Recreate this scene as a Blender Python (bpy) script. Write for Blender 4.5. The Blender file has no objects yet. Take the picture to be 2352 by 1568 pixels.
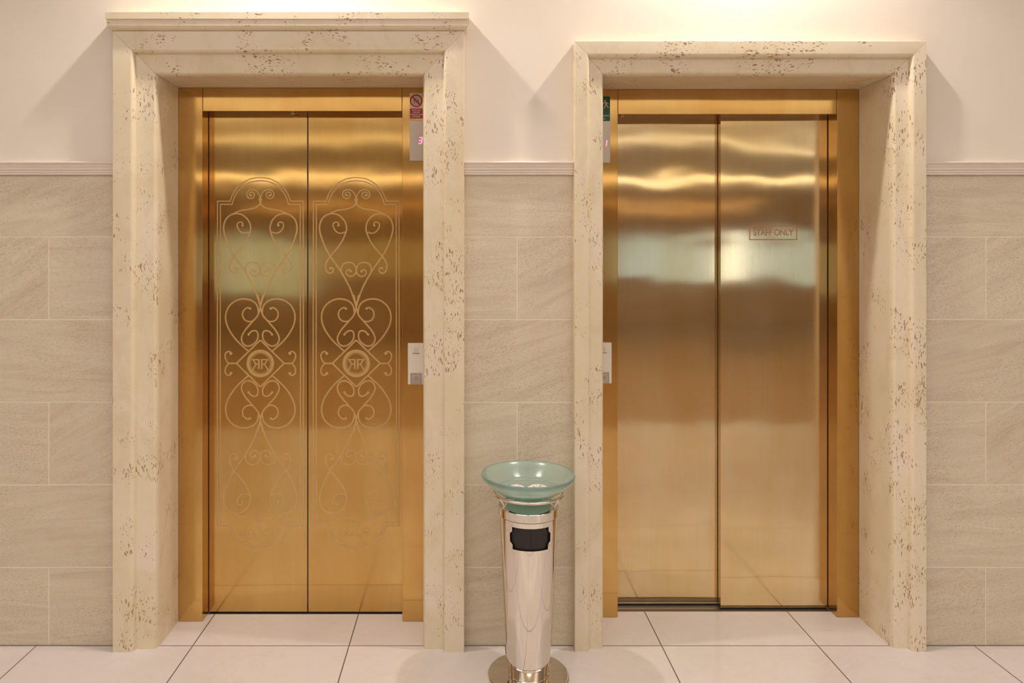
import bpy, bmesh, math, random
from mathutils import Vector, Matrix
random.seed(7)
S = bpy.context.scene
C = S.collection
PI = math.pi

# ------------------------------------------------------------------ camera, world, exposure, large lights
cd = bpy.data.cameras.new('camera'); cam = bpy.data.objects.new('camera', cd); C.objects.link(cam)
cam.location = (0, 0, 1.5); cam.rotation_euler = (PI/2, 0, 0)
cd.sensor_width = 36; cd.lens = 36*1680/2352
cd.shift_x = 106/2352; cd.shift_y = -199/2352
cd.clip_start = 0.05; cd.clip_end = 100
S.camera = cam
S.view_settings.view_transform = 'Standard'; S.view_settings.look = 'None'
S.view_settings.gamma = 1; S.view_settings.use_curve_mapping = False
S.view_settings.exposure = 0.0
w = bpy.data.worlds.new('world'); S.world = w; w.use_nodes = True
w.node_tree.nodes['Background'].inputs[0].default_value = (0.9, 0.8, 0.7, 1)
w.node_tree.nodes['Background'].inputs[1].default_value = 0.05
ZC = 3.20                                   # ceiling height
FILL_PANEL_E = 2.0                               # unseen fill panels added on the ceiling above and behind the camera
SPOT_W = 75                                 # downlights washing the lift wall
WIN_E = 1.3                                 # daylight window far behind
COVE_E = 2.4; FILL_DN_W = 24
FILL_UP_W = 75  # strength of the added hanging fill lights

# ------------------------------------------------------------------ geometry constants
YW = 2.81                                   # face of the wall
# ------------------------------------------------------------------ helpers
def lin(r, g, b):
    f = lambda c: (c/255/12.92) if c/255 <= 0.04045 else ((c/255+0.055)/1.055)**2.4
    return (f(r), f(g), f(b), 1)

def mesh_obj(name, bm, mat, parent=None, smooth=False, mats=None):
    bmesh.ops.recalc_face_normals(bm, faces=bm.faces)
    me = bpy.data.meshes.new(name); bm.to_mesh(me); bm.free()
    o = bpy.data.objects.new(name, me); C.objects.link(o)
    for m in (mats or [mat]): me.materials.append(m)
    if smooth:
        for p in me.polygons: p.use_smooth = True
    if parent:
        o.parent = parent
        o.matrix_parent_inverse = Matrix.Translation(-Vector(parent.location))
    return o

def smooth_angle(o, deg=35):
    me = o.data
    for p in me.polygons: p.use_smooth = True
    bm = bmesh.new(); bm.from_mesh(me)
    for e in bm.edges:
        if len(e.link_faces) == 1 or (len(e.link_faces) == 2 and e.calc_face_angle(0) > math.radians(deg)): e.smooth = False
    bm.to_mesh(me); bm.free()

def box(bm, x0, x1, y0, y1, z0, z1, bev=0, mi=0):
    r = bmesh.ops.create_cube(bm, size=1)
    vs = r['verts']
    for v in vs:
        v.co = Vector(((x0+x1)/2+v.co.x*(x1-x0), (y0+y1)/2+v.co.y*(y1-y0), (z0+z1)/2+v.co.z*(z1-z0)))
    fs = set(f for v in vs for f in v.link_faces)
    for f in fs: f.material_index = mi
    if bev:
        es = list(set(e for v in vs for e in v.link_edges))
        bmesh.ops.bevel(bm, geom=es, offset=bev, segments=2, affect='EDGES', profile=0.5)

def loft(bm, sections, closed=True, caps=True):
    rings = [[bm.verts.new(p) for p in s] for s in sections]
    n = len(rings[0])
    for a, b in zip(rings[:-1], rings[1:]):
        for i in range(n if closed else n-1):
            j = (i+1) % n
            bm.faces.new((a[i], a[j], b[j], b[i]))
    if caps and closed:
        bm.faces.new(rings[0]); bm.faces.new(rings[-1])
    return rings

def lathe(bm, prof, cx, cy, n=96, closed_prof=False, mi=0):
    rings = []
    for r, z in prof:
        if r < 1e-6: rings.append([bm.verts.new((cx, cy, z))])
        else: rings.append([bm.verts.new((cx+r*math.cos(2*PI*i/n), cy+r*math.sin(2*PI*i/n), z)) for i in range(n)])
    pairs = list(zip(rings[:-1], rings[1:]))
    if closed_prof: pairs.append((rings[-1], rings[0]))
    for a, b in pairs:
        for i in range(n):
            j = (i+1) % n
            if len(a) == 1 and len(b) == 1: continue
            if len(a) == 1: f = bm.faces.new((a[0], b[i], b[j]))
            elif len(b) == 1: f = bm.faces.new((a[i], a[j], b[0]))
            else: f = bm.faces.new((a[i], a[j], b[j], b[i]))
            f.material_index = mi

def tube(bm, p0, p1, r, n=16):
    p0, p1 = Vector(p0), Vector(p1); d = (p1-p0).normalized()
    a = d.orthogonal().normalized(); b = d.cross(a)
    loft(bm, [[p+(a*math.cos(2*PI*i/n)+b*math.sin(2*PI*i/n))*r for i in range(n)] for p in (p0, p1)])

def disc_y(bm, x, z, r, y0, y1, n=24):          # short cylinder along Y
    loft(bm, [[(x+r*math.cos(2*PI*i/n), y, z+r*math.sin(2*PI*i/n)) for i in range(n)] for y in (y0, y1)])

def ring_y(bm, x, z, r0, r1, y0, y1, n=64):
    secs = []
    for i in range(n+1):
        a = 2*PI*i/n
        secs.append([(x+r*math.cos(a), y, z+r*math.sin(a)) for r, y in ((r0, y0), (r1, y0), (r1, y1), (r0, y1))])
    loft(bm, secs, caps=False)
    bmesh.ops.remove_doubles(bm, verts=bm.verts, dist=1e-7)

def empty(name, loc, label, cat, group=None):
    o = bpy.data.objects.new(name, None); C.objects.link(o); o.location = loc
    o.empty_display_size = 0.05
    o['label'] = label; o['category'] = cat
    if group: o['group'] = group
    return o

def tag(o, label, cat, group=None, kind=None):
    o['label'] = label; o['category'] = cat
    if group: o['group'] = group
    if kind: o['kind'] = kind
    return o

def struct(o, label=None, cat=None):
    o['kind'] = 'structure'
    if label: o['label'] = label
    if cat: o['category'] = cat
    return o

def catmull(pts, sub=8):
    out = []
    P = [pts[0]] + list(pts) + [pts[-1]]
    for i in range(1, len(P)-2):
        p0, p1, p2, p3 = P[i-1], P[i], P[i+1], P[i+2]
        for k in range(sub):
            t = k/sub; t2 = t*t; t3 = t2*t
            out.append(tuple(0.5*((2*p1[j])+(-p0[j]+p2[j])*t+(2*p0[j]-5*p1[j]+4*p2[j]-p3[j])*t2+(-p0[j]+3*p1[j]-3*p2[j]+p3[j])*t3) for j in (0, 1)))
    out.append(tuple(pts[-1]))
    return out

def ribbon(bm, pts, w, y_back, y_front):
    """thin raised stroke of width w along pts (x,z)"""
    n = len(pts); secs = []
    for i, (x, z) in enumerate(pts):
        a = pts[max(0, i-1)]; b = pts[min(n-1, i+1)]
        dx, dz = b[0]-a[0], b[1]-a[1]; L = math.hypot(dx, dz) or 1
        nx, nz = -dz/L, dx/L
        if 0 < i < n-1:
            d1 = Vector((x-a[0], z-a[1])); d2 = Vector((b[0]-x, b[1]-z))
            if d1.length > 1e-9 and d2.length > 1e-9:
                d1.normalize(); d2.normalize()
                m = d1+d2
                if m.length > 1e-6:
                    m.normalize(); nx, nz = -m.y, m.x
                    k = 1/max(0.45, m.dot(d1)); nx *= k; nz *= k
        h = w/2
        secs.append([(x-nx*h, y_back, z-nz*h), (x-nx*h, y_front, z-nz*h), (x+nx*h, y_front, z+nz*h), (x+nx*h, y_back, z+nz*h)])
    loft(bm, secs)

def text_bm(bm, s, size, x, z, y_front, depth=0.0004, align='CENTER', width=None, bold=0.0):
    cu = bpy.data.curves.new('t', 'FONT'); cu.body = s; cu.size = size; cu.align_x = align; cu.align_y = 'CENTER'
    cu.extrude = depth/2; cu.offset = bold
    o = bpy.data.objects.new('t', cu); C.objects.link(o)
    dg = bpy.context.evaluated_depsgraph_get(); dg.update()
    me = bpy.data.meshes.new_from_object(o.evaluated_get(dg))
    xs = [v.co.x for v in me.vertices]
    k = (width/(max(xs)-min(xs))) if width else 1
    me.transform(Matrix.Translation((x, y_front+depth/2, z)) @ Matrix.Rotation(PI/2, 4, 'X') @ Matrix.Diagonal((k, 1, 1, 1)))
    bm.from_mesh(me)
    bpy.data.objects.remove(o); bpy.data.meshes.remove(me); bpy.data.curves.remove(cu)

# ------------------------------------------------------------------ materials
class NT:
    def __init__(s, name):
        s.m = bpy.data.materials.new(name); s.m.use_nodes = True
        s.t = s.m.node_tree; s.b = s.t.nodes['Principled BSDF']
    def n(s, ty, **kw):
        nd = s.t.nodes.new(ty)
        for k, v in kw.items():
            if k.startswith('i_'): nd.inputs[k[2:].replace('_', ' ')].default_value = v
            else: setattr(nd, k, v)
        return nd
    def l(s, a, b): s.t.links.new(a, b)
    def math(s, op, a, b=None, c=None):
        nd = s.t.nodes.new('ShaderNodeMath'); nd.operation = op
        for i, v in enumerate((a, b, c)):
            if v is None: continue
            if isinstance(v, (int, float)): nd.inputs[i].default_value = v
            else: s.l(v, nd.inputs[i])
        return nd.outputs[0]
    def ramp(s, src, stops):
        nd = s.t.nodes.new('ShaderNodeValToRGB'); e = nd.color_ramp.elements
        e[0].position, e[0].color = stops[0]; e[1].position, e[1].color = stops[-1]
        for p, c in stops[1:-1]:
            x = e.new(p); x.color = c
        s.l(src, nd.inputs[0]); return nd.outputs[0]
    def mix(s, f, a, b, bt='MIX'):
        nd = s.t.nodes.new('ShaderNodeMix'); nd.data_type = 'RGBA'; nd.blend_type = bt
        for i, v in ((0, f), (6, a), (7, b)):
            if isinstance(v, (int, float)): nd.inputs[i].default_value = v
            elif isinstance(v, tuple): nd.inputs[i].default_value = v
            else: s.l(v, nd.inputs[i])
        return nd.outputs[2]
    def noise(s, vec, scale, detail=3, rough=0.5, dist=0):
        nd = s.n('ShaderNodeTexNoise'); nd.inputs['Scale'].default_value = scale; nd.inputs['Detail'].default_value = detail
        nd.inputs['Roughness'].default_value = rough; nd.inputs['Distortion'].default_value = dist
        s.l(vec, nd.inputs['Vector']); return nd.outputs[0]
    def mapping(s, vec, scale=(1, 1, 1), rot=(0, 0, 0), loc=(0, 0, 0)):
        nd = s.n('ShaderNodeMapping'); nd.inputs['Scale'].default_value = scale; nd.inputs['Rotation'].default_value = rot
        nd.inputs['Location'].default_value = loc; s.l(vec, nd.inputs['Vector']); return nd.outputs[0]
    def pos(s): return s.n('ShaderNodeNewGeometry').outputs['Position']
    def bump(s, h, strength, dist, normal=None):
        nd = s.n('ShaderNodeBump'); nd.inputs['Strength'].default_value = strength; nd.inputs['Distance'].default_value = dist
        s.l(h, nd.inputs['Height'])
        if normal: s.l(normal, nd.inputs['Normal'])
        return nd.outputs[0]
    def set(s, **kw):
        for k, v in kw.items(): s.b.inputs[k.replace('_', ' ')].default_value = v

def simple(name, col, rough=0.5, metal=0.0, **kw):
    t = NT(name); t.set(Base_Color=col, Roughness=rough, Metallic=metal, **kw); return t.m

def emit(name, col, e):
    t = NT(name); t.set(Base_Color=(0, 0, 0, 1)); t.b.inputs['Emission Color'].default_value = col
    t.b.inputs['Emission Strength'].default_value = e; return t.m

def brass(name, wave_amp, col_a, col_b, rough=0.2, seed=0.0):
    t = NT(name); P = t.pos()
    grain = t.noise(t.mapping(P, (430, 430, 2.5)), 1.0, 2, 0.6)
    patch = t.noise(t.mapping(P, (5, 5, 1.3), loc=(seed, 0, 0)), 1.0, 3, 0.6)
    col = t.mix(t.ramp(patch, [(0.35, (0, 0, 0, 1)), (0.7, (1, 1, 1, 1))]), col_a, col_b)
    col = t.mix(t.math('MULTIPLY', grain, 0.36), col, tuple(c*0.55 for c in col_a[:3])+(1,))
    t.l(col, t.b.inputs['Base Color'])
    t.set(Metallic=0.88, Roughness=rough, Anisotropic=0.75)
    cv = t.n('ShaderNodeCombineXYZ'); cv.inputs[0].default_value = 0.7071; cv.inputs[1].default_value = 0.7071
    t.l(cv.outputs[0], t.b.inputs['Tangent'])
    wv = t.noise(t.mapping(P, (2.2, 2.2, 3.5), loc=(seed, 1.3, 0.4)), 1.0, 1.5, 0.4)
    nb = t.bump(wv, 1.0, wave_amp)
    nb = t.bump(grain, 0.10, 0.0003, nb)
    t.l(nb, t.b.inputs['Normal'])
    return t.m

BR_A = lin(216, 180, 114); BR_B = lin(206, 160, 88)
M_brass_doorL = brass('brushed_brass', 0.0022, BR_A, BR_B, 0.10, 0)
M_brass_doorR = brass('brushed_brass_wavy', 0.0034, lin(226, 202, 158), lin(218, 186, 128), 0.09, 5)
M_brass_frame = brass('brass_frame', 0.0012, lin(216, 176, 108), lin(206, 158, 88), 0.11, 9)
M_etch = simple('etched_brass', lin(204, 164, 102), 0.55, 0.15)
M_etch_text = simple('etched_lettering', lin(176, 126, 80), 0.5, 0.2)
M_dark = simple('dark_gap', lin(28, 20, 16), 0.6)
M_alu = simple('aluminium_sill', lin(150, 140, 130), 0.35, 0.9)

def limestone(name, seed, stretch):
    t = NT(name); P = t.pos()
    ax = t.n('ShaderNodeVectorMath', operation='ADD'); ax.inputs[1].default_value = (seed, seed*0.7, seed*1.9)
    t.l(P, ax.inputs[0]); P1 = ax.outputs[0]
    base = t.noise(P1, 3.5, 5, 0.6, 0.6)
    col = t.ramp(base, [(0.3, lin(225, 207, 171)), (0.5, lin(230, 213, 181)), (0.7, lin(235, 216, 192))])
    wisp = t.noise(t.mapping(P1, (8, 8, 4), rot=(0, 0.5, 0)), 1.0, 8, 0.65, 1.5)
    col = t.mix(t.math('MULTIPLY', t.ramp(wisp, [(0.52, (0, 0, 0, 1)), (0.62, (1, 1, 1, 1))]), 0.18), col, lin(204, 174, 134))
    # warp for flecks
    wn = t.n('ShaderNodeTexNoise'); wn.inputs['Scale'].default_value = 12; t.l(P1, wn.inputs['Vector'])
    vm = t.n('ShaderNodeVectorMath', operation='MULTIPLY_ADD'); t.l(wn.outputs[1], vm.inputs[0])
    vm.inputs[1].default_value = (0.05, 0.05, 0.05); t.l(P1, vm.inputs[2]); PW = vm.outputs[0]
    mask = t.noise(P1, 6.0, 3, 0.6, 0.4)
    mk = t.ramp(mask, [(0.45, (0.15, 0.15, 0.15, 1)), (0.60, (1, 1, 1, 1))])
    total = None
    for k, (sc, th, rot, m) in enumerate(((1.0, 0.52, 0.2, 1.0), (1.35, 0.56, -0.35, 1.0), (1.9, 0.58, 0.55, 0.9))):
        s3 = tuple(c*sc for c in stretch)
        v = t.n('ShaderNodeTexVoronoi'); v.inputs['Scale'].default_value = 1.0
        t.l(t.mapping(PW, s3, rot=(0.1, rot, 0), loc=(k*3.3, 0, k)), v.inputs['Vector'])
        sep = t.n('ShaderNodeSeparateColor'); t.l(v.outputs['Color'], sep.inputs[0])
        r = t.math('MULTIPLY', t.math('SUBTRACT', sep.outputs[0], 0.35), th*1.3)
        f = t.math('SUBTRACT', t.math('MULTIPLY', r, mk), v.outputs['Distance'])
        f = t.math('MINIMUM', t.math('MAXIMUM', t.math('MULTIPLY', f, 10.0), 0.0), m)
        total = f if total is None else t.math('MAXIMUM', total, f)
    fc = t.mix(t.noise(P1, 60, 1), lin(112, 76, 44), lin(190, 144, 96))
    fm = t.math('MULTIPLY', total, 0.9)
    col = t.mix(fm, col, fc)
    # a few thin cracks
    t.l(col, t.b.inputs['Base Color'])
    t.set(Roughness=0.2, Specular_IOR_Level=0.45)
    t.l(t.math('MULTIPLY_ADD', total, 0.4, 0.2), t.b.inputs['Roughness'])
    t.l(t.bump(total, 0.25, -0.001), t.b.inputs['Normal'])
    return t.m
M_lime_jamb = limestone('polished_limestone', 0.0, (125, 125, 27))
M_lime_top = limestone('polished_limestone_lintel', 4.2, (44, 60, 110))

def tile_mat():
    t = NT('stone_tile'); P = t.pos()
    at = t.n('ShaderNodeAttribute'); at.attribute_name = 'rnd'
    sep = t.n('ShaderNodeSeparateColor'); t.l(at.outputs['Color'], sep.inputs[0])
    off = t.n('ShaderNodeVectorMath', operation='MULTIPLY_ADD'); t.l(at.outputs['Color'], off.inputs[0])
    off.inputs[1].default_value = (7, 5, 9); t.l(P, off.inputs[2])
    rot = t.n('ShaderNodeVectorRotate'); rot.rotation_type = 'Y_AXIS'; t.l(off.outputs[0], rot.inputs['Vector'])
    t.l(t.math('MULTIPLY_ADD', sep.outputs[1], 0.7, -0.1), rot.inputs['Angle'])
    R = rot.outputs[0]
    streak = t.noise(t.mapping(R, (3.0, 3, 26)), 1.0, 6, 0.62, 0.8)
    fine = t.noise(t.mapping(R, (90, 90, 190)), 1.0, 4, 0.7)
    patch = t.noise(R, 3.2, 3, 0.5, 0.5)
    col = t.ramp(streak, [(0.25, lin(205, 187, 160)), (0.48, lin(219, 203, 176)), (0.75, lin(228, 213, 187))])
    dk = t.math('MULTIPLY', t.ramp(fine, [(0.3, (1, 1, 1, 1)), (0.5, (0, 0, 0, 1))]), t.math('MULTIPLY_ADD', t.ramp(patch, [(0.4, (0, 0, 0, 1)), (0.65, (1, 1, 1, 1))]), 0.45, 0.22))
    col = t.mix(dk, col, lin(164, 138, 112))
    col = t.mix(t.math('MULTIPLY', sep.outputs[0], 0.12), col, lin(184, 158, 132))
    t.l(col, t.b.inputs['Base Color']); t.set(Roughness=0.55, Specular_IOR_Level=0.3)
    h = t.math('ADD', t.math('MULTIPLY', streak, 0.7), t.math('MULTIPLY', fine, 0.3))
    t.l(t.bump(h, 0.5, 0.002), t.b.inputs['Normal'])
    return t.m
M_tile = tile_mat()
M_grout = simple('pale_grout', lin(236, 220, 196), 0.8)

def plaster():
    t = NT('cream_plaster'); P = t.pos()
    n = t.noise(P, 2.0, 4, 0.6)
    t.l(t.ramp(n, [(0.3, lin(236, 222, 204)), (0.7, lin(241, 229, 213))]), t.b.inputs['Base Color'])
    t.set(Roughness=0.75, Specular_IOR_Level=0.2)
    t.l(t.bump(t.noise(P, 160, 3), 0.12, 0.001), t.b.inputs['Normal'])
    return t.m
M_plaster = plaster()
M_rail = simple('white_moulding', lin(236, 220, 204), 0.4)

def floor_mat():
    t = NT('polished_floor_tile'); P = t.pos()
    sp = t.n('ShaderNodeSeparateXYZ'); t.l(P, sp.inputs[0])
    def dist(src, off):
        f = t.math('FRACT', t.math('ADD', t.math('DIVIDE', t.math('SUBTRACT', src, off), 0.6), 50.0))
        return t.math('MULTIPLY', t.math('MINIMUM', f, t.math('SUBTRACT', 1.0, f)), 0.6)
    d = t.math('MINIMUM', dist(sp.outputs[0], -1.0485), dist(sp.outputs[1], 2.808))
    g = t.math('LESS_THAN', d, 0.0021)
    n = t.noise(P, 2.2, 6, 0.6, 0.9)
    col = t.ramp(n, [(0.3, lin(214, 202, 192)), (0.5, lin(221, 208, 199)), (0.72, lin(223, 210, 205))])
    v = t.noise(t.mapping(P, (1.6, 3, 1), rot=(0, 0, 0.5)), 1.0, 9, 0.7, 1.6)
    vein = t.ramp(v, [(0.485, (0, 0, 0, 1)), (0.5, (1, 1, 1, 1)), (0.515, (0, 0, 0, 1))])
    col = t.mix(t.math('MULTIPLY', vein, 0.16), col, lin(206, 176, 150))
    col = t.mix(g, col, lin(104, 84, 72))
    t.l(col, t.b.inputs['Base Color'])
    t.l(t.math('MULTIPLY_ADD', g, 0.6, 0.12), t.b.inputs['Roughness'])
    t.set(Specular_IOR_Level=0.5)
    return t.m
M_floor = floor_mat()
def carpet():
    t = NT('dark_carpet'); P = t.pos()
    t.l(t.ramp(t.noise(P, 40, 4), [(0.3, lin(158, 128, 98)), (0.7, lin(172, 142, 110))]), t.b.inputs['Base Color'])
    t.set(Roughness=0.95); return t.m
M_carpet = carpet()
def wood():
    t = NT('brown_panelling'); P = t.pos()
    t.l(t.ramp(t.noise(t.mapping(P, (1, 1, 6)), 1.5, 4), [(0.3, lin(192, 164, 134)), (0.7, lin(206, 178, 148))]), t.b.inputs['Base Color'])
    t.set(Roughness=0.5); return t.m
M_wood = wood()
M_ceil = simple('ceiling_paint', lin(240, 236, 228), 0.85)
M_fill_panel = emit('fill_panel', lin(246, 246, 252), FILL_PANEL_E)  # glow of the added ceiling fill
M_window = emit('daylight_window', lin(190, 214, 236), WIN_E*0.95)
M_glow_panel = emit('added_glow', lin(250, 222, 170), WIN_E*0.33)  # added warm glow for the door reflection, no real window
M_window_bright = emit('bright_window', lin(225, 236, 255), WIN_E*4)
M_cove = emit('warm_cove_strip', lin(255, 214, 160), COVE_E)
M_edge = emit('fill_uplight_edge', lin(255, 232, 190), 4)
M_lamp = emit('lamp_lens', lin(255, 236, 214), 40)
M_white_metal = simple('white_metal', lin(235, 230, 222), 0.35)

def chrome():
    t = NT('polished_steel'); P = t.pos()
    t.set(Base_Color=lin(226, 218, 206), Metallic=1.0, Roughness=0.05)
    return t.m
M_chrome = chrome()
M_black = simple('black_plastic', lin(34, 27, 24), 0.45)

def frosted():
    t = NT('green_frosted_glass')
    t.set(Base_Color=lin(232, 248, 240), Roughness=0.20, IOR=1.45)
    t.b.inputs['Transmission Weight'].default_value = 0.85
    t.b.inputs['Coat Weight'].default_value = 0.35; t.b.inputs['Coat Roughness'].default_value = 0.03
    va = t.n('ShaderNodeVolumeAbsorption'); va.inputs['Color'].default_value = (0.30, 0.78, 0.66, 1); va.inputs['Density'].default_value = 11
    t.l(va.outputs[0], t.t.nodes['Material Output'].inputs['Volume'])
    return t.m
M_glass = frosted()
M_plateglass = simple('green_plate_glass', lin(128, 156, 136), 0.25)
M_pebble = simple('white_pebbles', lin(240, 226, 216), 0.7)

# ------------------------------------------------------------------ the wall
L = dict(x0=-1.334, x1=-0.006, W=0.158, zt=2.345, soff=2.184, P1=2.761, P2=2.783, YB=2.993, u1=0.079)
R = dict(x0=0.412, x1=1.742, W=0.115, zt=2.3085, soff=2.185, P1=2.765, P2=2.787, YB=3.027, u1=0.057)
for q in (L, R):
    q['kz'] = (q['zt']-q['soff'])/q['W']; q['ox0'] = q['x0']+q['W']; q['ox1'] = q['x1']-q['W']
XA, XB = -6.5, 8.5
IN = 0.03
ZD = 1.806                                  # top of the tiled dado
def wall_front():
    bm = bmesh.new()
    col = bm.loops.layers.float_color.new('rnd')
    th = 0.30
    holes = [(q['x0']+IN, q['x1']-IN, q['zt']-IN*q['kz']) for q in (L, R)]
    edges = [XA] + [e for h in holes for e in h[:2]] + [XB]
    spans = [(edges[0], edges[1]), (edges[2], edges[3]), (edges[4], edges[5])]
    # plaster
    for a, b in spans: box(bm, a, b, YW, YW+th, ZD, ZC, mi=0)
    for a, b, z in holes: box(bm, a, b, YW, YW+th, z, ZC, mi=0)
    # grout bed under the tiles
    for a, b in spans: box(bm, a, b, YW+0.0010, YW+th, 0, ZD, mi=1)
    # tiles
    rows = [-0.0174+0.3174*k for k in range(7)]
    g = 0.0022
    for k in range(6):
        z0, z1 = max(0.0, rows[k]+g if k else 0.002), min(ZD, rows[k+1]-g)
        off = -1.602 if k % 2 == 0 else -1.302
        j0 = int((XA-off)/0.6)-2
        for j in range(j0, j0+26):
            xa, xb = off+j*0.6+g, off+(j+1)*0.6-g
            for a, b in spans:
                p, q_ = max(xa, a), min(xb, b)
                if q_-p < 0.004: continue
                n0 = len(bm.faces)
                box(bm, p, q_, YW, YW+0.012, z0, z1, bev=0.0011, mi=2)
                bm.faces.ensure_lookup_table()
                rc = (random.random(), random.random(), random.random(), 1)
                for f in bm.faces[n0:]:
                    f.material_index = 2
                    for lp in f.loops: lp[col] = rc
    return struct(mesh_obj('wall_front', bm, None, mats=[M_plaster, M_grout, M_tile]))
wall_front()

def plain(name, dims, mat):
    bm = bmesh.new(); box(bm, *dims); return struct(mesh_obj(name, bm, mat))
# chair rails
def rail(n, xa, xb):
    bm = bmesh.new(); zb = 1.806
    prof = [(YW, 0), (YW-0.010, 0), (YW-0.012, 0.002), (YW-0.012, 0.0065), (YW-0.010, 0.008), (YW-0.0125, 0.0095), (YW-0.0135, 0.012),
            (YW-0.0135, 0.0155), (YW-0.011, 0.017), (YW-0.0145, 0.019), (YW-0.0155, 0.022), (YW-0.0155, 0.026), (YW-0.012, 0.028), (YW-0.0135, 0.030), (YW-0.0175, 0.036),
            (YW-0.019, 0.039), (YW-0.016, 0.040), (YW-0.019, 0.042), (YW-0.020, 0.047), (YW-0.018, 0.0505), (YW, 0.0515)]
    loft(bm, [[(x, y, zb+z) for y, z in prof] for x in (xa, xb)])
    struct(mesh_obj('trim_%d' % n, bm, M_rail))
rail(1, XA, L['x0']-0.0005); rail(2, L['x1']+0.0005, R['x0']-0.0005); rail(3, R['x1']+0.0005, XB)

# floor: tiles up to the sills, dark carpet further back
FL, FR = 3.055, 3.077
bm = bmesh.new()
YS = -0.25; YBK = -9.0
box(bm, XA, XB, YS, YW+0.0, -0.1, 0, mi=0)
box(bm, L['ox0'], L['ox1'], YW, FL, -0.1, 0, mi=0)
box(bm, R['ox0'], R['ox1'], YW, FR, -0.1, 0, mi=0)
box(bm, XA, XB, YBK, YS, -0.1, 0, mi=1)
struct(mesh_obj('floor', bm, None, mats=[M_floor, M_carpet]))
plain('ceiling', (XA, XB, YBK, YW+0.3, ZC, ZC+0.1), M_ceil)
plain('wall_left', (XA-0.1, XA, YBK-0.1, YW+0.3, -0.1, ZC), M_plaster)
plain('wall_right', (XB, XB+0.1, YBK-0.1, YW+0.3, -0.1, ZC), M_plaster)
WN = [(-5.3, -3.25, 0.62, 1.86), (3.0, 5.42, 0.92, 1.92), (5.42, 5.74, 0.92, 1.92), (5.74, 7.8, 0.92, 1.92)]
bm = bmesh.new()
xs = [XA, -5.3, -3.25, 3.0, 7.8, XB]
for i in (0, 2, 4): box(bm, xs[i], xs[i+1], YBK-0.1, YBK, -0.1, ZC)
for i, (z0, z1) in ((1, (0.62, 1.86)), (3, (0.92, 1.92))):
    box(bm, xs[i], xs[i+1], YBK-0.1, YBK, -0.1, z0); box(bm, xs[i], xs[i+1], YBK-0.1, YBK, z1, ZC)
struct(mesh_obj('wall_rear', bm, M_wood))
for i, (a, b, z0, z1) in enumerate(WN):
    bm = bmesh.new(); box(bm, a, b, YBK-0.08, YBK-0.05, z0, z1)
    struct(mesh_obj('window_%d' % (i+1), bm, M_window_bright if i == 2 else M_window))
bm = bmesh.new(); box(bm, -3.2, 0.8, YBK+0.001, YBK+0.02, 1.05, 1.84); struct(mesh_obj('window_5', bm, M_glow_panel))  # glowing panel added on the rear wall to brighten the brass reflection
bm = bmesh.new(); box(bm, -4.5, 6.0, YBK+0.002, YBK+0.04, 2.50, 2.53)
tag(mesh_obj('wall_light_strip', bm, M_cove), 'long warm light strip on the brown rear wall above the window', 'light')
# unseen hanging uplights, added to brighten the ceiling and floor the brass reflects
for yy, nm, sl_ in ((-2.2, 'nearer to the lifts', 0.104), (-4.8, 'nearer to the rear wall', 0.0985)):
    zz = 1.5+sl_*(6.13-yy)
    e = empty('fill_uplight', (1.0, yy, zz), 'long added hanging fill light with a thin glowing edge, '+nm, 'fill light', 'added hanging fill lights')
    bm = bmesh.new(); box(bm, -4.8, 6.8, yy-0.05, yy+0.05, zz, zz+0.03); mesh_obj('housing', bm, M_white_metal, e)
    bm = bmesh.new(); box(bm, -4.8, 6.8, yy+0.0503, yy+0.055, zz+0.002, zz+0.018); mesh_obj('diffuser', bm, M_edge, e)
    for x in (-4, -1, 3, 6):
        bm = bmesh.new(); tube(bm, (x, yy, zz+0.03), (x, yy, ZC), 0.003, 8); mesh_obj('suspension_wire', bm, M_white_metal, e)
    ld = bpy.data.lights.new('tube', 'AREA'); ld.shape = 'RECTANGLE'; ld.size = 11.4; ld.size_y = 0.08; ld.energy = FILL_UP_W; ld.color = (1.0, 0.97, 0.90)  # upward fill that lights the rear ceiling
    lo = bpy.data.objects.new('tube', ld); C.objects.link(lo); lo.parent = e; lo.location = (0, 0, 0.034); lo.rotation_euler = (PI, 0, 0)
    l2 = ld.copy(); l2.energy = FILL_DN_W; l2.size_y = 0.06  # downward fill added for the rear floor
    lo = bpy.data.objects.new('tube', l2); C.objects.link(lo); lo.parent = e; lo.location = (0, 0, -0.003)
# glowing ceiling panels, unseen, added as soft fill
for i, xc in enumerate((-3.6, -1.2, 1.2, 3.6)):
    e = empty('fill_panel_light', (xc, 0.0, ZC), ['far left', 'inner left', 'inner right', 'far right'][i]+' of the four wide fill panels added on the ceiling above the lobby floor', 'fill light', 'ceiling panels')
    bm = bmesh.new(); box(bm, xc-1.05, xc+1.05, -1.15, 1.15, ZC-0.012, ZC-0.004); mesh_obj('diffuser', bm, M_fill_panel, e)
    bm = bmesh.new()
    for (a, b, c_, d) in ((-1.09, -1.05, -1.19, 1.19), (1.05, 1.09, -1.19, 1.19), (-1.05, 1.05, -1.19, -1.15), (-1.05, 1.05, 1.15, 1.19)):
        box(bm, xc+a, xc+b, c_, d, ZC-0.02, ZC-0.0005)
    mesh_obj('frame', bm, M_white_metal, e)
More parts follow.
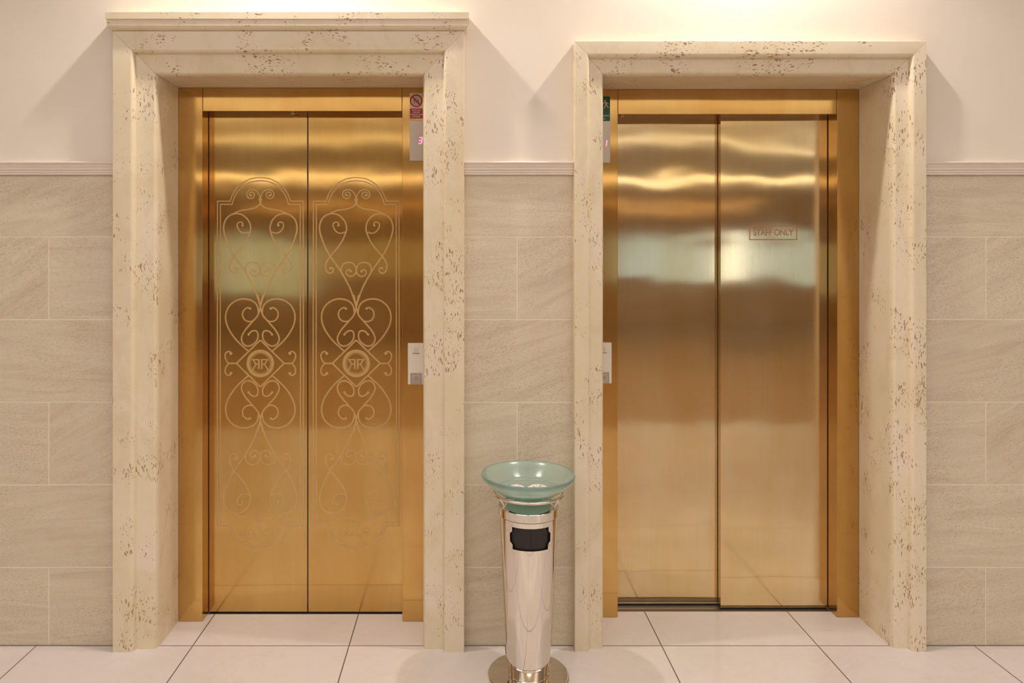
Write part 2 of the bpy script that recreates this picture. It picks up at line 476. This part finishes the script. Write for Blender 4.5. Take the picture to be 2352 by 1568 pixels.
# downlights
LY = 2.595
for i, (xc, pw) in enumerate(((-0.67, 1.0), (1.08, 1.0))):
    e = empty('downlight', (xc, LY, ZC), 'round recessed ceiling downlight ' + ('over the ornamented lift door', 'over the staff lift door')[i], 'downlight', 'downlights along the lift wall')
    bm = bmesh.new(); lathe(bm, [(0.035, ZC-0.001), (0.035, ZC-0.008), (0.05, ZC-0.012), (0.056, ZC-0.006), (0.056, ZC-0.001)], xc, LY, 32)
    mesh_obj('trim_ring', bm, M_white_metal, e, smooth=True)
    bm = bmesh.new(); lathe(bm, [(0, ZC-0.003), (0.034, ZC-0.003)], xc, LY, 32); mesh_obj('lens', bm, M_lamp, e)
    ld = bpy.data.lights.new('lamp', 'SPOT'); ld.energy = SPOT_W*pw; ld.spot_size = math.radians(140); ld.spot_blend = 0.7
    ld.color = (1.0, 0.95, 0.90); ld.shadow_soft_size = 0.03
    lo = bpy.data.objects.new('lamp', ld); C.objects.link(lo); lo.parent = e; lo.location = (0, 0, -0.03)

# ------------------------------------------------------------------ limestone surrounds
def surround(q, label, cornice):
    e = empty('door_surround', ((q['x0']+q['x1'])/2, YW, 0), label, 'door surround', 'limestone door surrounds')
    W, u1, P1, P2, YB = q['W'], q['u1'], q['P1'], q['P2'], q['YB']
    prof = [(IN, YW), (0, YW), (0, P1+0.002), (0.0015, P1)]
    prof += [(u1-0.013, P1)]
    for k in range(1, 7):                                   # rounded step down
        a = k/6*PI/2; prof.append((u1-0.013+0.013*math.sin(a), P1+0.018-0.018*math.cos(a)))
    prof += [(u1+0.0005, P2-0.001), (u1+0.003, P2)]
    for k in range(0, 8):
        a = k/7*PI/2; prof.append((W-0.013+0.013*math.sin(a), P2+0.030-0.030*math.cos(a)))
    prof += [(W, YB-0.0005), (IN, YB-0.0005)]
    kz = q['kz']; g = 0.0004
    for sgn, xo in ((1, q['x0']), (-1, q['x1'])):
        bm = bmesh.new()
        loft(bm, [[(xo+sgn*u, y, 0) for u, y in prof], [(xo+sgn*u, y, q['zt']-u*kz-g) for u, y in prof]])
        o = mesh_obj('jamb', bm, M_lime_jamb, e); smooth_angle(o, 25)
    bm = bmesh.new()
    loft(bm, [[(q['x0']+u+g, y, q['zt']-u*kz) for u, y in prof], [(q['x1']-u-g, y, q['zt']-u*kz) for u, y in prof]])
    o = mesh_obj('lintel', bm, M_lime_top, e); smooth_angle(o, 25)
    if cornice:
        z0 = q['zt']+0.0006
        # (projection from P1, z)
        pr = [(0.0, z0), (0.001, z0), (0.004, z0+0.001), (0.010, z0+0.004), (0.0145, z0+0.0085), (0.0165, z0+0.0145), (0.017, z0+0.031), (0.0155, z0+0.0335), (0.0155, z0+0.037),
              (0.0205, z0+0.0385), (0.0205, z0+0.0635), (0.0195, z0+0.0645)]
        bm = bmesh.new()
        rings = []
        for o_, z in pr:
            o2 = o_*0.85
            xa, xb = q['x0']-o2, q['x1']+o2; yf = P1-o_; yb = YW
            rings.append([(xa, yb, z), (xa, yf, z), (xb, yf, z), (xb, yb, z)])
        loft(bm, rings)
        mesh_obj('cornice', bm, M_lime_top, e)
    return e
surround(L, 'cream limestone door surround with a projecting cornice around the ornamented lift door', True)
surround(R, 'cream limestone door surround without cornice around the staff lift door', False)

# ------------------------------------------------------------------ brass frames and doors
def brass_frame(q, sl, sr, hz, yd, ysill, zfloor_y, label):
    YB = q['YB']; e = empty('elevator_frame', ((sl+sr)/2, YB, 0), label, 'door frame', 'brass lift frames')
    ybk = yd+0.09
    for a, b in ((q['ox0']+0.0003, sl), (sr, q['ox1']-0.0003)):
        bm = bmesh.new(); box(bm, a, b, YB, ybk, 0.0006, q['soff']-0.0003, bev=0.0012)
        mesh_obj('stile', bm, M_brass_frame, e)
    bm = bmesh.new(); box(bm, sl+0.0012, sr-0.0012, YB+0.0006, ybk, hz, q['soff']-0.0003, bev=0.0012)
    h = mesh_obj('header', bm, M_brass_frame, e)
    return e, ybk
# --- ornamented lift (left)
sl, sr, hz, YD = -1.078, -0.260, 2.088, 3.066
frL, ybk = brass_frame(L, sl, sr, hz, YD, 0, 0, 'polished brass frame inside the corniced surround of the ornamented lift')
bm = bmesh.new(); box(bm, sl+0.0005, sr-0.0005, FL+0.0003, ybk, -0.02, -0.004); mesh_obj('sill', bm, M_alu, frL)
def lock(parent, x, y, z):
    bm = bmesh.new(); lathe(bm, [(0, z-0.006), (0.008, z-0.006), (0.0105, z-0.004), (0.0105, z-0.0003), (0, z-0.0003)], x, y, 24)
    mesh_obj('door_lock', bm, M_chrome, parent, smooth=False)
lock(frL, (672-1070)/555, 3.035, hz)

# ornament, traced as strokes, half pattern in pixels about the panel centre; x outwards, y up
def A(u, v):   # crop A, left half
    axis = 587-8*(v/1568); return ((axis-u)/4.9, 834.3-(400+v/4.9))
def B(u, v):   # crop B, right half
    return ((u-313)/6.533, 834.3-(680+v/6.533))
strokes = []   # (points, width px, smooth, dot)
def addA(p, w=3.3, sm=True, dot=0): strokes.append(([A(*c) for c in p], w, sm, dot))
def addB(p, w=3.3, sm=True, dot=0): strokes.append(([B(*c) for c in p], w, sm, dot))
arch_o = catmull([(586, 37), (500, 46), (430, 72), (365, 114), (310, 170), (272, 232), (245, 303)], 5)
arch_i = catmull([(586, 72), (500, 82), (430, 110), (370, 153), (325, 205), (292, 264), (268, 338)], 5)
for arch, xs, zv in ((arch_o, 102, 303), (arch_i, 135, 338)):
    pts = [A(*c) for c in arch] + [A(xs, zv)]
    x_side = pts[-1][0]-0.3
    pts[-1] = (x_side, pts[-1][1]); pts.append((x_side+0.6, -0.4))
    pts[0] = (-0.5, pts[0][1])
    strokes.append((pts, 2.6, False, 0))
addA([(586, 300), (583, 268), (572, 228), (550, 196), (520, 178), (490, 172), (460, 180), (438, 202), (433, 228), (442, 255), (465, 272), (492, 270), (512, 255), (520, 232), (510, 209), (490, 199), (470, 206), (462, 224), (470, 240), (483, 238)], 2.6, True, 2.4)
addA([(600, 270), (588, 318), (565, 352), (520, 380), (450, 396), (380, 405), (325, 422), (283, 444)], 2.9)
addA([(325, 440), (283, 446), (240, 465), (200, 503), (176, 560), (171, 620), (185, 690), (215, 775), (252, 858), (290, 925), (345, 1000), (400, 1080), (450, 1165), (500, 1260), (540, 1360), (568, 1450), (580, 1495)], 3.6)
addA([(283, 446), (330, 442), (385, 458), (435, 500), (465, 552), (475, 612), (460, 672), (425, 750), (370, 830), (310, 900), (285, 930), (252, 978), (236, 1030), (240, 1072), (262, 1104), (290, 1114), (316, 1098), (324, 1072), (310, 1053), (290, 1056)], 3.3, True, 2.9)
addA([(458, 648), (430, 660), (395, 662), (360, 645), (334, 612), (322, 575), (332, 548), (360, 538), (385, 550), (383, 575)], 2.9, True, 2.8)
addA([(418, 1112), (413, 1060), (430, 1018), (465, 996), (510, 991), (552, 1010), (582, 1062)], 3.0)
addA([(572, 1040), (584, 1070), (576, 1110), (548, 1140), (515, 1150), (485, 1136), (468, 1108), (478, 1083), (503, 1074), (522, 1092)], 3.0, True, 2.9)
addB([(275, -20), (300, 90), (318, 180), (335, 250), (365, 308), (410, 358), (460, 415), (520, 482), (567, 552), (594, 620), (588, 680), (548, 732), (490, 748), (430, 726), (378, 680), (350, 622), (350, 560), (372, 524), (410, 517), (455, 535), (490, 574)], 3.5, True, 2.8)
addB([(340, 262), (345, 205), (362, 142), (402, 92), (455, 60), (520, 44), (590, 42), (660, 59), (727, 97), (782, 152), (817, 220), (833, 290), (831, 360), (810, 440), (770, 522), (710, 612), (640, 692), (560, 765), (488, 828)], 3.5)
addB([(412, 362), (450, 378), (500, 378), (545, 354), (574, 310), (580, 262), (565, 217), (535, 187), (500, 171), (468, 184)], 3.3, True, 2.8)
addB([(313, 657), (670, 1007.5)], 3.5, False)
addB([(662, 1007.5), (787, 1007.5)], 3.3, False)
addB([(785, 1011), (822, 965), (842, 910), (835, 862), (810, 836), (778, 830), (755, 858)], 3.2, True, 3.6)
PX = 1/548
def ornament_mesh(yf):
    bm = bmesh.new(); k = 0
    for pts, w, sm, dot in strokes:
        pp = catmull(pts, 6) if sm else pts
        for sx in (1, -1):
            for sz in (1, -1):
                k += 1; y1 = yf-0.00006-k*8e-7
                q = [(sx*x*PX, sz*z*PX) for x, z in pp]
                ribbon(bm, q, w*PX, yf, y1)
                if dot: disc_y(bm, q[-1][0], q[-1][1], dot*PX, yf, y1-2e-6, 16)
    return bm
def emblem_mesh(yf):
    bm = bmesh.new()
    y1 = yf-0.0003; u = 1/6.533*PX
    ring_y(bm, 0, 0, 160*u, 207*u, yf, y1); ring_y(bm, 0, 0, 143*u, 151*u, yf, y1+2e-5)
    k = 0
    for s in (1, -1):
        for p, wd in (([(335, 940), (335, 1092)], 24), ([(323, 950), (436, 950)], 18), ([(424, 950), (378, 1018)], 20), ([(340, 1016), (384, 1016)], 18), ([(376, 1018), (430, 1108)], 19), ([(412, 1112), (438, 1098)], 12)):
            k += 1
            q = [(s*(x-313)*u, (1007-z)*u) for x, z in p]
            ribbon(bm, q, wd*u, yf, y1-k*1e-6)
    return bm
doorL = empty('elevator_door', ((sl+sr)/2, YD, 0), 'two-panel brushed brass lift door etched with scrollwork and RR monograms', 'elevator door')
gapx = -0.6625
orn_me = emb_me = None
for (a, b), cx in (((sl+0.002, gapx-0.0022), (597.9-1070)/548), ((gapx+0.0022, sr+0.01), (818.2-1070)/548)):
    bm = bmesh.new(); box(bm, a, b, YD, YD+0.03, 0.004, hz+0.03, bev=0.001)
    if b > sr: 
        for v in bm.verts:
            if v.co.x > sr: v.co.x = sr-0.002
    p = mesh_obj('door_panel', bm, M_brass_doorL, doorL)
    if orn_me is None:
        o = mesh_obj('etched_scrollwork', ornament_mesh(YD), M_etch, p); orn_me = o.data
        m = mesh_obj('monogram_emblem', emblem_mesh(YD), M_etch, p); emb_me = m.data
    else:
        o = bpy.data.objects.new('etched_scrollwork', orn_me); C.objects.link(o); o.parent = p
        m = bpy.data.objects.new('monogram_emblem', emb_me); C.objects.link(m); m.parent = p
    for c in (o, m):
        c.matrix_parent_inverse = Matrix.Identity(4); c.location = (cx, 0, 1.045)
    m['label'] = 'ring with two mirrored letters R'

# --- staff lift (right)
sl2, sr2, hz2, YD1, YD2 = 0.6285, 1.5365, 2.082, 3.105, 3.142
frR, ybk2 = brass_frame(R, sl2, sr2, hz2, YD2, 0, 0, 'polished brass frame inside the plain surround of the staff lift')
bm = bmesh.new()
box(bm, sl2+0.0005, sr2-0.0005, FR+0.0003, ybk2, -0.02, -0.006)
for yy in (3.086, 3.0935, 3.101, 3.128, 3.1355): box(bm, sl2+0.001, sr2-0.001, yy, yy+0.003, -0.0061, -0.003)
mesh_obj('sill', bm, M_alu, frR)
lock(frR, (1428-1070)/549, 3.06, hz2)
doorR = empty('elevator_door', ((sl2+sr2)/2, YD1, 0), 'plain telescopic brushed brass lift door marked STAFF ONLY', 'elevator door')
bm = bmesh.new(); box(bm, sl2+0.002, 1.11, YD2, YD2+0.025, 0.002, hz2+0.03, bev=0.001)
mesh_obj('door_panel', bm, M_brass_doorR, doorR)
bm = bmesh.new(); box(bm, 1.0813, sr2-0.0025, YD1, YD1+0.03, 0.002, hz2+0.03, bev=0.001)
pr = mesh_obj('door_panel', bm, M_brass_doorR, doorR)
bm = bmesh.new()
xa, xb, za, zb = 1.205, 1.4045, 1.5645, 1.6225
for i, (p0, p1) in enumerate((((xa, za), (xb, za)), ((xa, zb), (xb, zb)), ((xa, za), (xa, zb)), ((xb, za), (xb, zb)))):
    d = 0.0022 if i < 2 else 0
    ribbon(bm, [(p0[0]-d, p0[1]), (p1[0]+d, p1[1])], 0.0044, YD1, YD1-0.0001-i*1e-6)
text_bm(bm, 'STAFF ONLY', 0.036, (xa+xb)/2, (za+zb)/2, YD1-0.0001, 0.0001, width=0.170, bold=0.0008)
mesh_obj('staff_only_lettering', bm, M_etch_text, pr)

# ------------------------------------------------------------------ indicators, call panels, signs
M_plate = simple('satin_steel_plate', lin(190, 176, 158), 0.38, 0.6)
M_led = emit('red_led', (1.0, 0.10, 0.20, 1), 5)
M_whiteglass = simple('white_glass', lin(232, 224, 206), 0.12)
M_satin = simple('satin_button', lin(190, 176, 168), 0.35, 0.25)
M_ink = simple('grey_ink', lin(90, 90, 100), 0.6)
M_logo = simple('silver_logo', lin(196, 182, 164), 0.4, 0.3)

def segs(bm, x, z, h, names, y):
    w = h*0.5; t = h*0.13; sh = 0.18
    P = {'a': ((0, 1), (1, 1)), 'g': ((0, .5), (1, .5)), 'd': ((0, 0), (1, 0)), 'b': ((1, .5), (1, 1)), 'c': ((1, 0), (1, .5)), 'f': ((0, .5), (0, 1)), 'e': ((0, 0), (0, .5))}
    for i, s in enumerate(names):
        (a0, b0), (a1, b1) = P[s]
        def T(a, b): return (x+(a-0.5)*w+(b-0.5)*h*sh, z+(b-0.5)*h)
        p, q = T(a0, b0), T(a1, b1)
        dx, dz = q[0]-p[0], q[1]-p[1]; k = 0.06
        ribbon(bm, [(p[0]+dx*k, p[1]+dz*k), (q[0]-dx*k, q[1]-dz*k)], t, y, y-0.0012-i*2e-5)

def indicator(x0, x1, z0, z1, YB, dx, dz, names, label):
    e = empty('floor_indicator', ((x0+x1)/2, YB, z0), label, 'floor indicator', 'lift floor indicators')
    bm = bmesh.new(); box(bm, x0, x1, YB-0.004, YB-0.0002, z0, z1, bev=0.0008); mesh_obj('face_plate', bm, M_plate, e)
    bm = bmesh.new(); segs(bm, dx, dz, 0.0245, names, YB-0.004)
    o = mesh_obj('digit', bm, M_led, e); o['label'] = 'glowing red seven-segment number'
indicator(-0.2295, -0.1665, 1.884, 2.049, L['YB'], -0.1855, 1.967, 'abcdg', 'brushed steel floor indicator showing a red 3 beside the ornamented lift')
indicator(0.530, 0.5965, 1.880, 2.053, R['YB'], 0.5755, 1.961, 'bc', 'brushed steel floor indicator showing a red 1 beside the staff lift')

def call_panel(x0, x1, z0, z1, YB, label):
    cx = (x0+x1)/2; e = empty('call_panel', (cx, YB, z0), label, 'call panel', 'lift call panels')
    yf = YB-0.012
    bm = bmesh.new(); box(bm, x0, x1, yf, YB-0.0002, z0, z1, bev=0.0015); mesh_obj('cover', bm, M_whiteglass, e)
    bx0, bx1, bz0, bz1 = cx-0.0235, cx+0.0235, z0+0.001, z0+0.0475
    bm = bmesh.new()
    for a, b, c_, d in ((bx0, bx1, bz1-0.0035, bz1), (bx0, bx1, bz0, bz0+0.0035), (bx0, bx0+0.0035, bz0+0.0035, bz1-0.0035), (bx1-0.0035, bx1, bz0+0.0035, bz1-0.0035)):
        box(bm, a, b, yf-0.003, yf-0.0001, c_, d, bev=0.0006)
    box(bm, bx0+0.0037, bx1-0.0037, yf-0.0012, yf-0.0001, bz0+0.0037, bz1-0.0037)
    mesh_obj('button_surround', bm, M_satin, e)
    bm = bmesh.new(); zc = (bz0+bz1)/2
    box(bm, cx-0.0165, cx+0.0165, yf-0.0035, yf-0.0014, zc-0.0165, zc+0.0165, bev=0.001)
    b = mesh_obj('call_button', bm, M_satin, e)
    bm = bmesh.new(); ring_y(bm, cx, zc, 0.0065, 0.0092, yf-0.0047, yf-0.0036, 40); disc_y(bm, cx, zc, 0.0058, yf-0.0042, yf-0.0036)
    mesh_obj('button_ring', bm, M_chrome, b)
    bm = bmesh.new(); zl = z1-0.0275
    ring_y(bm, cx, zl, 0.0082, 0.0094, yf-0.0003, yf-0.00005, 40); ring_y(bm, cx, zl, 0.0052, 0.0062, yf-0.0003, yf-0.00005, 40)
    ribbon(bm, [(cx-0.004, zl-0.002), (cx, zl+0.0022), (cx+0.004, zl-0.002)], 0.0014, yf-0.00005, yf-0.0004)
    l = mesh_obj('logo', bm, M_logo, e); l['label'] = 'small circular silver emblem'
    bm = bmesh.new(); text_bm(bm, 'Schindler', 0.0082, cx, z1-0.0415, yf-0.0003, 0.0002, width=0.0295, bold=0.00018)
    t = mesh_obj('lettering', bm, M_ink, e); t['label'] = 'small dark grey maker lettering'
call_panel(-0.2365, -0.1685, 0.972, 1.140, L['YB'], 'white call panel with one steel button beside the ornamented lift')
call_panel(0.533, 0.6012, 0.970, 1.138, R['YB'], 'white call panel with one steel button beside the staff lift')

M_swhite = simple('sign_white', lin(226, 210, 190), 0.4)
M_sred = simple('sign_red', lin(176, 30, 40), 0.4)
M_sblack = simple('sign_black', lin(40, 36, 34), 0.5)
M_sgreen = simple('sign_green', lin(24, 84, 54), 0.4)
def fire_sign():
    YB = L['YB']; x0, x1 = -0.2295, -0.1765; cx = (x0+x1)/2; zt, zm, zb = 2.161, 2.0985, 2.0575
    e = empty('prohibition_sign', (cx, YB, zb), 'small red and white sign forbidding lift use in a fire, above the left floor indicator', 'sign')
    bm = bmesh.new(); box(bm, x0, x1, YB-0.0012, YB-0.0002, zm, zt); mesh_obj('pictogram_field', bm, M_swhite, e)
    bm = bmesh.new(); box(bm, x0, x1, YB-0.0012, YB-0.0002, zb, zm-0.0001); mesh_obj('text_field', bm, M_sred, e)
    zc = (zt+zm)/2; yf = YB-0.0012; r = 0.0262
    bm = bmesh.new(); ring_y(bm, cx, zc, r-0.0058, r, yf-0.00002, yf-0.0004)
    k = (r-0.003)*0.7071; ribbon(bm, [(cx-k, zc+k), (cx+k, zc-k)], 0.0052, yf-0.00002, yf-0.0006)
    mesh_obj('prohibition_ring', bm, M_sred, e)
    bm = bmesh.new(); a = 0.0125; b0, b1 = zc-0.0145, zc+0.0055; y1 = yf-0.0003
    for p in ([(cx-a, b0), (cx+a, b0)], [(cx-a, b1), (cx+a, b1)], [(cx-a, b0), (cx-a, b1)], [(cx+a, b0), (cx+a, b1)]): ribbon(bm, p, 0.0011, yf-0.00002, y1)
    for px in (-0.0075, 0, 0.0075):
        disc_y(bm, cx+px, zc+0.002, 0.0018, yf-0.00002, y1, 12)
        ribbon(bm, [(cx+px-0.0028, zc-0.0015), (cx+px+0.0028, zc-0.0015)], 0.0014, yf-0.00002, y1-1e-5)
        ribbon(bm, [(cx+px, zc), (cx+px, zc-0.0115)], 0.0024, yf-0.00002, y1-2e-5)
    for px, s in ((-0.004, -1), (0.004, 1)):
        zmid = zc+0.0108
        ribbon(bm, [(cx+px, zmid-0.004), (cx+px, zmid+0.004)], 0.0013, yf-0.00002, y1)
        ribbon(bm, [(cx+px-0.0026, zmid+s*0.001), (cx+px, zmid+s*0.004), (cx+px+0.0026, zmid+s*0.001)], 0.0012, yf-0.00002, y1-1e-5)
    mesh_obj('lift_pictogram', bm, M_sblack, e)
    bm = bmesh.new()
    for i, (s, wd) in enumerate((('TENTO VÝTAH', 0.036), ('NESLOUŽÍ', 0.027), ('K EVAKUACI OSOB', 0.049), ('PŘI POŽÁRU', 0.034))):
        text_bm(bm, s, 0.0066, cx+0.0005, zm-0.0072-i*0.0088, yf-0.0003, 0.0002, width=wd, bold=0.00015)
    mesh_obj('lettering', bm, M_swhite, e)
fire_sign()
def green_sign():
    YB = R['YB']; x0, x1 = 0.534, 0.5965; zt, zb = 2.155, 2.0525; cx = (x0+x1)/2
    e = empty('evacuation_sign', (cx, YB, zb), 'small green evacuation sign with a running figure above the right floor indicator', 'sign')
    bm = bmesh.new(); box(bm, x0, x1, YB-0.0012, YB-0.0002, zb, zt); mesh_obj('sign_plate', bm, M_sgreen, e)
    yf = YB-0.0012; y0 = yf-0.00002; y1 = yf-0.0003
    fx, fz = 0.5775, 2.124; sc = 0.0105
    bm = bmesh.new()
    disc_y(bm, fx-0.002, fz+0.0135, 0.0029, y0, y1, 16)
    for i, (p, wd) in enumerate((([(0.0, 0.8), (0.35, -0.3)], 0.45), ([(-0.1, 0.7), (0.7, 0.35), (1.15, 0.05)], 0.24), ([(-0.1, 0.75), (-0.7, 0.35), (-0.9, -0.2)], 0.22),
                ([(0.3, -0.3), (0.75, -1.0), (1.2, -1.5)], 0.32), ([(0.2, -0.3), (-0.3, -1.0), (-0.35, -1.9)], 0.30))):
        ribbon(bm, [(fx+a*sc, fz+b*sc) for a, b in p], wd*sc, y0, y1-i*1e-5)
    mesh_obj('running_figure', bm, M_swhite, e)
    bm = bmesh.new()
    text_bm(bm, 'EVAKUAČNÍ', 0.0075, 0.5645, 2.0745, yf-0.0003, 0.0002, width=0.056, bold=0.0001)
    text_bm(bm, 'VÝTAH', 0.0075, 0.5580, 2.0618, yf-0.0003, 0.0002, width=0.037, bold=0.0001)
    mesh_obj('lettering', bm, M_swhite, e)
green_sign()

# ------------------------------------------------------------------ ashtray stand with glass bowl
AX, AY = 0.2225, 2.604
st = empty('ashtray_stand', (AX, AY, 0), 'polished steel ashtray bin on a round foot between the two lifts', 'ashtray bin')
bm = bmesh.new(); lathe(bm, [(0, 0.0003), (0.141, 0.0003), (0.144, 0.002), (0.144, 0.009), (0.142, 0.0115), (0.138, 0.0125), (0.06, 0.0145), (0, 0.0145)], AX, AY, 128)
o = mesh_obj('foot', bm, M_chrome, st); smooth_angle(o, 12)
bm = bmesh.new(); lathe(bm, [(0, 0.0147), (0.0735, 0.0147), (0.0735, 0.017), (0.0715, 0.019), (0.0715, 0.060), (0, 0.060)], AX, AY, 96)
o = mesh_obj('pedestal', bm, M_chrome, st); smooth_angle(o, 30)
# tapered body with an octagonal opening in front
ZB0, ZB1 = 0.058, 0.579
def rb(z): return 0.0765+(0.1035-0.0765)*((z-ZB0)/(ZB1-ZB0))**0.9
oz0, oz1, ozc = 0.484, 0.562, 0.014
NA = 180
zs = [ZB0, ZB0+0.0015, 0.1, 0.16, 0.22, 0.28, 0.34, 0.40, 0.45, oz0, oz0+ozc, (oz0+oz1)/2, oz1-ozc, oz1, 0.570, ZB1]
def hole_half(z):                              # half angle of opening at height z, degrees
    m = min(z-oz0, oz1-z)
    if m < -1e-6: return 0
    return 38 if m < ozc-1e-6 else 44
bm = bmesh.new()
rings = [[bm.verts.new((AX+rb(z)*math.sin(2*PI*i/NA), AY-rb(z)*math.cos(2*PI*i/NA), z)) for i in range(NA)] for z in zs]
for k in range(len(zs)-1):
    zm = (zs[k]+zs[k+1])/2; hh = hole_half(zm)
    for i in range(NA):
        a = ((i+0.5)*360/NA+180) % 360-180
        if hh and abs(a) < hh: continue
        j = (i+1) % NA
        bm.faces.new((rings[k][i], rings[k][j], rings[k+1][j], rings[k+1][i]))
# slightly diagonal notches: slide the corner vertices
bmesh.ops.recalc_face_normals(bm, faces=bm.faces)
o = mesh_obj('body', bm, M_chrome, st, smooth=True)
sm = o.modifiers.new('wall', 'SOLIDIFY'); sm.thickness = 0.0014; sm.offset = -1
smooth_angle(o, 30)
for sx in (-1, 1):                              # corner tabs in the opening
    for zc, sz in ((oz0, 1), (oz1, -1)):
        for k in range(1):
            def pt(deg, z, dr=0.0012):
                a = math.radians(deg*sx); r = rb(z)-dr; return (AX+r*math.sin(a), AY-r*math.cos(a), z)
            tri = [pt(44.2, zc+sz*ozc), pt(38, zc+sz*ozc), pt(44.2, zc+sz*(ozc+0.011)), ]
            tri2 = [pt(44.2, zc+sz*ozc, 0.0024), pt(38, zc+sz*ozc, 0.0024), pt(44.2, zc+sz*(ozc+0.011), 0.0024)]
            bm = bmesh.new(); loft(bm, [tri, tri2]); mesh_obj('corner_tab', bm, M_chrome, st)
for sx in (-1, 1):
    for z in (oz0-0.004, oz1+0.010):
        a = math.radians(47*sx); r = rb(z)
        c0 = Vector((AX+r*math.sin(a), AY-r*math.cos(a), z)); d = Vector((math.sin(a), -math.cos(a), 0))
        bm = bmesh.new(); tube(bm, c0-d*0.0003, c0+d*0.0012, 0.0017, 12); mesh_obj('screw', bm, M_chrome, st)
bm = bmesh.new()
prof = [(rb(z)-0.008, z) for z in (0.44, 0.48, 0.53, 0.577)]
lathe(bm, [(0, 0.44)]+prof+[(0, 0.577)], AX, AY, 96)
o = mesh_obj('inner_bin', bm, M_black, st); smooth_angle(o, 30)
bm = bmesh.new(); y = AY-rb(0.48)+0.0072
loft(bm, [[(AX+dx, AY-rb(z)+0.008+dy, z) for dx, dy in ((-0.0016, 0.001), (-0.0016, -0.0012), (0.0016, -0.0012), (0.0016, 0.001))] for z in (0.45, 0.572)])
mesh_obj('bin_seam', bm, M_dark, st)
# collar / ash tray on top
bm = bmesh.new()
lathe(bm, [(0.103, 0.5818), (0.1065, 0.5818), (0.1072, 0.583), (0.1072, 0.6095), (0.1062, 0.611), (0.1045, 0.6105), (0.1040, 0.607), (0.097, 0.6035), (0.080, 0.601), (0, 0.600), (0, 0.5818)], AX, AY, 128)
o = mesh_obj('ash_tray', bm, M_chrome, st); smooth_angle(o, 10)
bm = bmesh.new(); lathe(bm, [(0.0, 0.579), (0.1015, 0.579), (0.1015, 0.5818), (0, 0.5818)], AX, AY, 96); mesh_obj('gasket', bm, M_dark, st)
bm = bmesh.new(); lathe(bm, [(0, 0.6022), (0.079, 0.6022), (0.080, 0.6032), (0.080, 0.6052), (0.079, 0.606), (0, 0.606)], AX, AY, 96)
o = mesh_obj('tray_plate', bm, M_plateglass, st); smooth_angle(o, 30); o['label'] = 'green frosted glass plate'
# ring carrier
RZ, RR, RT = 0.656, 0.1235, 0.0055
bm = bmesh.new()
secs = []
n = 128
for i in range(n):
    a = 2*PI*i/n
    secs.append([(AX+(RR+RT*math.cos(b))*math.cos(a), AY+(RR+RT*math.cos(b))*math.sin(a), RZ+RT*math.sin(b)) for b in [2*PI*j/14 for j in range(14)]])
secs.append(secs[0]); loft(bm, secs, caps=False); bmesh.ops.remove_doubles(bm, verts=bm.verts, dist=1e-6)
mesh_obj('support_ring', bm, M_chrome, st, smooth=True)
for deg in (-32, -148, 32, 148):
    a = math.radians(deg)
    bm = bmesh.new(); tube(bm, (AX+0.086*math.cos(a), AY+0.086*math.sin(a), 0.6020), (AX+0.1215*math.cos(a), AY+0.1215*math.sin(a), RZ-0.003), 0.004)
    o = mesh_obj('strut', bm, M_chrome, st); smooth_angle(o, 40)

# bowl: solid of revolution, outer then inner
BZ = 0.7225
outer = [(0, 0.648), (0.06, 0.6482), (0.085, 0.651), (0.103, 0.658), (0.1175, 0.6665), (0.135, 0.680), (0.150, 0.694), (0.160, 0.705), (0.1655, 0.713), (0.1668, 0.7185), (0.1655, BZ+0.0005)]
inner = [(0.161, BZ+0.0012), (0.157, BZ-0.001), (0.150, 0.7155), (0.141, 0.705), (0.129, 0.692), (0.1165, 0.6805), (0.1125, 0.677), (0.105, 0.6725), (0.085, 0.667), (0.055, 0.664), (0, 0.663)]
bm = bmesh.new(); lathe(bm, outer+inner, AX-0.001, AY, 160)
bowl = mesh_obj('glass_bowl', bm, M_glass, smooth=True)
tag(bowl, 'shallow green frosted glass bowl resting on the ashtray stand', 'bowl')
def inner_z(r):
    pts = sorted(inner)
    for (r0, z0), (r1, z1) in zip(pts[:-1], pts[1:]):
        if r0 <= r <= r1: return z0+(z1-z0)*(r-r0)/(r1-r0+1e-9)
    return pts[-1][1]
def mound(cx, cy, rx, h, n, label):
    bm = bmesh.new(); random.seed(int(cx*1000))
    for k in range(n):
        a = random.random()*2*PI; t = math.sqrt(random.random())
        x, y = cx+rx*t*math.cos(a), cy+rx*0.75*t*math.sin(a)
        z0 = inner_z(math.hypot(x-AX, y-AY))
        top = h*(1-t**2.2); z = z0+0.003+top*(1 if random.random() < 0.7 else random.random())
        r = random.uniform(0.0014, 0.0028)
        res = bmesh.ops.create_icosphere(bm, subdivisions=1, radius=r)
        M = Matrix.Translation((x, y, z)) @ Matrix.Rotation(random.random()*3, 4, Vector((1, random.random(), random.random())).normalized()) @ Matrix.Diagonal((1, random.uniform(.6, 1), random.uniform(.6, 1), 1))
        bmesh.ops.transform(bm, matrix=M, verts=res['verts'])
    tag(mesh_obj('pebble_mound', bm, M_pebble), label, 'pebbles', 'mounds of white chips in the bowl', 'stuff')
mound(AX-0.040, AY+0.005, 0.031, 0.012, 420, 'smaller left mound of white stone chips inside the glass bowl')
mound(AX+0.032, AY+0.000, 0.040, 0.014, 640, 'larger right mound of white stone chips inside the glass bowl')
